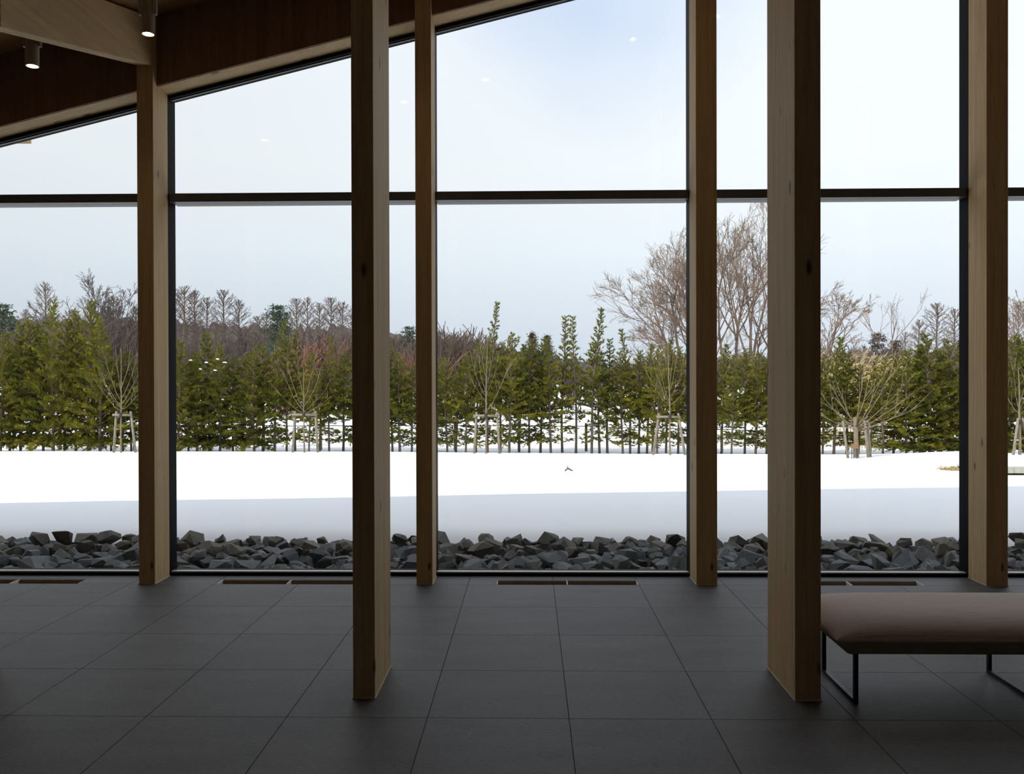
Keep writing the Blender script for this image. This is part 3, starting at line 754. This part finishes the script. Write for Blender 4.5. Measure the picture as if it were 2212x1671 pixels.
t = bare_tree('bare_tree', 25, [(0, 0, .1, 0, 3.6), (.2, 0, -.15, 0, 3.4), (-.2, .1, .25, 0, 3.0)], .05, 4, .56, (3, 5), M['bigbark'], .005, .1, .2, (.25, .7), 5)
plant(t, 2215, 26, 'bare tree at the right edge beyond the last column', 'tree', 'bare trees behind the hedge')
t = bare_tree('bare_tree', 26, [(0, 0, .1, 0, 2.9), (.2, 0, -.25, 0, 2.8), (-.2, .1, .3, 0, 2.6), (0, .2, -.05, 0, 3.0)], .05, 4, .6, (4, 5), M['greytwig'], .005, .05, .25, (.3, .8), 5)
plant(t, 195, 27, 'bare grey tree with tangled twigs behind the far left hedge', 'tree', 'bare trees behind the hedge', 1.08)
t2 = copy_tree(t); plant(t2, 275, 29, 'bare grey tree behind the hedge, just left of the left column', 'tree', 'bare trees behind the hedge', 1.05, 2.0)

# twiggy shrubs
def shrub(seed, material, n=16, H=2.0, lev=2):
    rr = R(seed)
    return bare_tree('bare_shrub', seed, [(rr.uniform(-.5, .5), rr.uniform(-.4, .4), rr.uniform(-.4, .4), rr.uniform(-.3, .3), H * rr.uniform(.5, .8)) for _ in range(n)], .022, lev, .6, (4, 6), material, .0095, .16, .2, (.2, .6), 4)
SH = [shrub(41, M['redtwig'], 16, 2.3), shrub(42, M['larch'], 16, 2.3), shrub(43, M['greytwig'], 16, 2.3)]
SHN = ['reddish brown', 'tan brown', 'grey brown']
rr = R(9); us = set()
SPOTS = [(20, 2, 30, 1.3), (60, 2, 33, 1.4), (130, 1, 30, 1.35), (240, 1, 28, 1.35), (285, 2, 32, 1.4), (330, 2, 30, 1.3), (400, 1, 27, 1.15), (440, 2, 31, 1.25), (490, 2, 33, 1.3), (540, 2, 30, 1.15), (580, 0, 28, 1.0), (620, 0, 27, 1.1), (655, 0, 26, 1.15), (690, 0, 27, 1.25), (722, 0, 28, 1.25), (755, 1, 27, 1.2), (800, 1, 29, 1.3),
         (860, 1, 30, 1.25), (885, 0, 28, 1.1), (930, 1, 31, 1.4), (965, 1, 30, 1.45), (1000, 1, 31, 1.45), (1030, 1, 30, 1.3), (1085, 2, 31, 1.05), (1130, 1, 30, .95), (1175, 2, 31, .95), (1240, 2, 33, .8), (1310, 2, 33, .75), (1380, 1, 31, .9), (1430, 1, 29, 1.05), (1480, 1, 29, 1.1), (1540, 1, 30, 1.1), (1640, 1, 30, 1.1), (1700, 1, 30, 1.1),
         (1785, 1, 27, 1.15), (1830, 1, 28, 1.05), (1900, 1, 29, 1.0), (1950, 1, 30, 1.05), (2000, 2, 31, 1.0), (2050, 2, 31, 1.0), (2120, 1, 30, 1.1), (2200, 1, 28, 1.3)]
for i, (u, k, Y, s) in enumerate(SPOTS):
    o = SH[k] if k not in us else copy_tree(SH[k]); us.add(k)
    plant(o, u, Y, '%s leafless shrub, %s from the left behind the hedge' % (SHN[k], nth(i + 1)), 'shrub', 'leafless shrubs behind the hedge', s * .92, rr.uniform(0, 6.28))

# straw coloured tall grass
def tall_grass(seed, n, H, mt):
    rr = R(seed); r = empty('tall_dry_grass')
    for q in range(n):
        x, y = rr.gauss(0, .55), rr.gauss(0, .3); h = H * rr.uniform(.7, 1.05); ln = rr.uniform(.1, .6)
        pts = [Vector((x + ln * (t ** 2), y + .1 * t * rr.uniform(-1, 1), h * (t - .12 * t ** 3))) for t in (0, .3, .6, .85, 1)]
        mb = MB().tube(pts, [.006, .006, .006, .008, .003], 3, False)
        for w in range(5):
            s = pts[3].lerp(pts[4], rr.random()); leaflet(mb, s, Vector((rr.uniform(.3, 1), rr.uniform(-.5, .5), rr.uniform(-.2, .8))).normalized(), .22, .009, rr)
        mb.build('stalk', mt, r)
    return r
g1 = tall_grass(51, 120, 2.5, M['straw']); plant(g1, 1868, 21.5, 'clump of tall straw-coloured grass leaning right above the hedge over the bench', 'grass', 'tall dry grass')
g2 = tall_grass(52, 60, 2.6, M['straw']); plant(g2, 1800, 22.5, 'clump of tall straw-coloured grass just right of the front right column', 'grass', 'tall dry grass')

# ------------------------------------------------------------------ woodland on the skyline
def larch(seed, H=10.0):
    rr = R(seed); r = empty('bare_larch'); mb = MB()
    mb.tube([Vector((.05 * math.sin(i), 0, H * i / 8)) for i in range(9)], [.15 * (1 - .9 * i / 8) + .01 for i in range(9)], 6, False)
    mb.build('trunk', M['bark'], r); mb = MB(); az = 0
    for k in range(64):
        t = .28 + .71 * (k / 63) ** .85; az += 2.4 + rr.uniform(-.4, .4); f = (t - .28) / .72
        L = H * .19 * (math.sin(math.pi * min(1, .22 + .80 * f)) ** .6) * rr.uniform(.65, 1.1) + .15
        grow(mb, rr, Vector((0, 0, H * t)), dirv(az, .15 + .75 * f), L, .035, 1, .12, .14, (7, 10), .42, .014, 3, 3, (.3, .9))
    o = mb.build('branches', M['larch'], r); o['kind'] = 'stuff'
    return r
def pine(seed, H, mt, cone=False, ncl=46):
    rr = R(seed); r = empty('dark_evergreen'); MB().tube([Vector((0, 0, 0)), Vector((.1, 0, H * .5)), Vector((0, 0, H * .97))], [.16, .1, .03], 6, False).build('trunk', M['bark'], r)
    mb = MB()
    for k in range(ncl):
        t = .25 + .75 * (k + .5) / ncl; f = (t - .25) / .75; az = k * 2.4 + rr.uniform(-.4, .4)
        L = H * ((.30 if not cone else .17) * ((1 - f) ** (.6 if not cone else .8) + .03)) * (rr.uniform(.25, 1.15) if not cone else rr.uniform(.6, 1.1))
        ce_ = Vector((math.cos(az) * L, math.sin(az) * L, H * t + rr.uniform(-.1, .1)))
        for q in range(70):
            d = dirv(rr.uniform(0, 6.28), rr.uniform(-.5, 1.1)); s = ce_ * 1.0 + (Vector((rr.gauss(0, .36), rr.gauss(0, .36), rr.gauss(0, .09))) if not cone else Vector((rr.gauss(0, .30), rr.gauss(0, .30), rr.gauss(0, .18)))) * (H / 9)
            s.x *= 1 - .25 * rr.random(); s.y *= 1 - .25 * rr.random()
            leaflet(mb, s, d, .36 * H / 9, .045 * H / 9, rr)
    o = mb.build('foliage', mt, r); o['kind'] = 'stuff'
    return r
def woodland(seed, H):
    rr = R(seed)
    return bare_tree('bare_wood_tree', seed, [(rr.uniform(-.4, .4), rr.uniform(-.4, .4), rr.uniform(-.22, .22), rr.uniform(-.2, .2), H * .55) for _ in range(4)], .09, 3, .55, (5, 7), M['greytwig'], .017, .10, .18, (.25, .7), 5)
LP = [larch(61), larch(62), larch(63)]; LU = set(); LH = 10.0
LS = [(55, 665), (98, 608), (150, 668), (245, 638), (292, 660), (330, 640), (378, 622), (398, 616), (420, 625), (447, 640), (483, 624), (516, 645), (556, 680), (575, 672), (640, 642), (664, 640), (690, 652), (715, 640), (740, 650), (770, 655), (805, 665), (1985, 688), (2024, 652), (2062, 664), (2100, 660), (2200, 655), (1955, 715), (470, 690), (540, 700), (620, 672)]
rr = R(4)
for i, (u, v) in enumerate(sorted(LS)):
    Y = rr.uniform(56, 66); p = at(u, v, Y); g = ground(p.x, Y); k = i % 3
    o = LP[k] if k not in LU else copy_tree(LP[k]); LU.add(k); s = (p.z - g) / LH
    o.location = (p.x, Y, g - .1); w = s * rr.uniform(.85, 1.25); o.scale = (w, w, s); o.rotation_euler = (0, 0, rr.uniform(0, 6.28))
    tag(o, 'leafless brown larch on the skyline, %s larch from the left' % nth(i + 1), 'tree', 'larches on the skyline')
BP = [woodland(71, 8), woodland(72, 8), woodland(73, 8)]; BU = set()
BS = [(15, 690), (75, 690), (125, 700), (175, 690), (220, 690), (270, 685), (310, 690), (370, 705), (410, 700), (450, 705), (500, 705), (535, 695), (570, 690), (605, 690), (645, 690), (680, 690), (720, 690), (760, 690), (800, 690), (850, 698), (878, 712), (925, 700), (950, 686), (985, 695), (1015, 700), (1040, 712), (1090, 735), (1130, 745), (1180, 750), (1230, 765), (1420, 760), (1480, 745), (1540, 740), (1620, 740), (1700, 735), (1790, 730), (1850, 725), (1900, 735), (1945, 735), (2005, 740), (2060, 735), (2130, 720), (2195, 700)]
for i, (u, v) in enumerate(BS):
    Y = rr.uniform(42, 54); p = at(u, v, Y); g = ground(p.x, Y); k = i % 3
    o = BP[k] if k not in BU else copy_tree(BP[k]); BU.add(k); s = (p.z - g) / 7.2
    o.location = (p.x, Y, g - .1); w = s * rr.uniform(1.0, 1.4); o.scale = (w, w, s); o.rotation_euler = (0, 0, rr.uniform(0, 6.28))
    tag(o, 'bare grey-brown woodland tree behind the shrubs, %s from the left' % nth(i + 1), 'tree', 'bare woodland trees')
EV = [(6, 650, 'pine', 48, 'dark evergreen crown at the far left edge of the skyline'), (600, 652, 'pine', 40, 'dark green pine among larches above the pane left of the front left column'),
      (884, 700, 'pine', 52, 'dark green pine between the front left column and the slim rear column'), (1150, 714, 'cedar', 52, 'dark brownish pointed cedar above the hedge near the picture centre'),
      (1182, 720, 'cedar', 54, 'dark ragged cedar just right of the pointed cedar'), (1895, 712, 'level', 38, 'dark pine with level branches left of the skyline larches over the bench'),
      (1935, 728, 'level', 40, 'rounded dark evergreen beside the level-branched pine over the bench'), (2075, 730, 'cedar', 48, 'dark evergreen left of the rightmost rear column')]
PP = {'pine': pine(81, 9, M['pine'], False, 40), 'cedar': pine(82, 9, M['cedar'], True), 'level': pine(83, 9, M['cedar'], False, 40)}; PU = set()
for u, v, k, Y, lb in EV:
    p = at(u, v, Y); g = ground(p.x, Y); o = PP[k] if k not in PU else copy_tree(PP[k]); PU.add(k); s = (p.z - g) / 9.2
    o.location = (p.x, Y, g - .1); o.scale = (s, s, s); o.rotation_euler = (0, 0, rr.uniform(0, 6.28)); tag(o, lb, 'tree', 'evergreens on the skyline')
# wooded hill far behind
b = MB(); nx = 420
prof = [(-400, 690), (0, 688), (300, 690), (560, 705), (760, 705), (900, 735), (1050, 745), (1150, 760), (1280, 782), (1400, 785), (1500, 778), (1700, 765), (1900, 760), (2212, 742), (2600, 740)]
def hill(u):
    for (a, va), (c_, vc) in zip(prof[:-1], prof[1:]):
        if a <= u <= c_: return va + (vc - va) * (u - a) / (c_ - a)
    return 740
rr = R(15)
for i in range(nx + 1):
    u = -400 + 3000 * i / nx; v = hill(u) + rr.uniform(-9, 9)
    for Y, f in ((95, 0.), (104, .45), (118, .8), (135, 1.0), (170, .4)):
        top = at(u, v, 135).z; p = at(u, 800, 135 if f else 135); g = 1.0
        b.v.append((p.x * (Y / 135), Y, g + (top - g) * f - (1.2 if f == 0 else 0) + rr.uniform(-.25, .25)))
for i in range(nx):
    for j in range(4): b.f.append((i * 5 + j, (i + 1) * 5 + j, (i + 1) * 5 + j + 1, i * 5 + j + 1))
tag(b.build('wooded_hill', M['ridge'], smooth=False), kind='structure')

# ------------------------------------------------------------------ small things on the snow
p = at(1227, 1018, 13.7); r = empty('fallen_twig', (p.x, p.y, ground(p.x, p.y))); tag(r, 'small dark broken twig lying on the sunlit snow', 'twig')
MB().tube([Vector((-.05, 0, .01)), Vector((0, 0, .05)), Vector((.05, .01, .02)), Vector((.08, .01, .012))], [.012, .016, .012, .006], 6).build('stem', M['bark'], r)
MB().tube([Vector((0, 0, .045)), Vector((-.015, -.01, .085))], [.010, .006], 5).build('side_shoot', M['bark'], r)

p = at(2140, 1026, 13.4); lx = p.x
r = empty('concrete_ledge', (lx, 13.4, ground(lx, 13.4))); tag(r, 'low pale concrete ledge with snow on top at the right edge', 'ledge')
MB().box(0, .36, 0, .9, .03, .13).build('ledge_block', M['concrete'], r, bevel=.006)
MB().box(.365, 1.5, 0, .9, .03, .13).build('ledge_block', M['concrete'], r, bevel=.006)
MB().box(.05, 1.5, .12, .85, -.1, .03).build('ledge_foot', M['soil'], r)
b = MB(); n1, n2 = 24, 8
for i in range(n1 + 1):
    for j in range(n2 + 1):
        x = -.15 + 1.7 * i / n1; y = .05 + 1.1 * j / n2
        e = min(1, (x + .15) / .25, (1.55 - x) / .1 + .2) * min(1, j / 2.5 + .15)
        b.v.append((x, y, .125 + .09 * max(e, 0) ** .7 + .012 * noise.noise(Vector((x * 4, y * 4, 0)))))
for i in range(n1):
    for j in range(n2): b.f.append((i * (n2 + 1) + j, (i + 1) * (n2 + 1) + j, (i + 1) * (n2 + 1) + j + 1, i * (n2 + 1) + j + 1))
k0 = len(b.v)
per = [i * (n2 + 1) for i in range(n1 + 1)] + [n1 * (n2 + 1) + j for j in range(1, n2 + 1)] + [i * (n2 + 1) + n2 for i in range(n1 - 1, -1, -1)] + [j for j in range(n2 - 1, 0, -1)]
for q in per: b.v.append((b.v[q][0], b.v[q][1], .12))
for q in range(len(per)): b.f.append((per[q], k0 + q, k0 + (q + 1) % len(per), per[(q + 1) % len(per)]))
b.f.append(tuple(reversed(range(k0, k0 + len(per)))))
sn = b.build('snow_cap', M['snow'], r, smooth=True); sn['label'] = 'snow lying on the ledge'

p = at(2066, 1011, 14.3); r = empty('dry_grass_patch', (p.x, 14.3, ground(p.x, 14.3))); tag(r, 'patch of flattened golden dry grass poking out of the snow at right', 'grass')
rr = R(8); b = MB()
b2 = MB()
for q in range(260):
    x, y = rr.uniform(-.24, .30), rr.gauss(0, .10); d = Vector((rr.uniform(-1, 1), rr.uniform(-.6, .2), rr.uniform(.15, .7))).normalized(); L = rr.uniform(.06, .13)
    s = Vector((x, y, -.01)); b.tube([s, s + d * L * .6, s + d * L + Vector((0, 0, -.02))], [.005, .005, .002], 3, False)
o = b.build('grass_blades', M['straw'], r); o['kind'] = 'stuff'
b2.add([(-.26, -.06, .004), (-.05, -.14, .004), (.3, -.10, .004), (.32, .10, .004), (0, .09, .004), (0, -.02, .03)], [(0, 1, 5), (1, 2, 5), (2, 3, 5), (3, 4, 5), (4, 0, 5)]); b2.build('turf', M['straw'], r)

# snow left on the hedge
rr = R(31)
SC = [(412, 778), (446, 783), (470, 776), (486, 783), (433, 797), (465, 800)]
for i, (u, v) in enumerate(SC):
    me = bpy.data.meshes.new('snow_clump'); bm = bmesh.new(); bmesh.ops.create_icosphere(bm, subdivisions=2, radius=1)
    for q in bm.verts:
        q.co *= 1 + .25 * noise.noise(q.co * 1.7 + Vector((i * 3, 0, 0)));
        if q.co.z < -.2: q.co.z = -.2
    bm.to_mesh(me); bm.free(); me.materials.append(M['snow']); me.polygons.foreach_set('use_smooth', [True] * len(me.polygons))
    o = link('snow_clump', me, None, at(u, v, 18.62)); o.scale = (.055 * rr.uniform(.6, 1.2), .04, .028 * rr.uniform(.6, 1.1)); o.rotation_euler = (0, rr.uniform(-.5, .5), rr.uniform(0, 3)); tag(o, 'small clump of snow caught on the hedge, %s of six from the left' % nth(sorted(SC).index((u, v)) + 1), 'snow', 'snow clumps on the hedge')
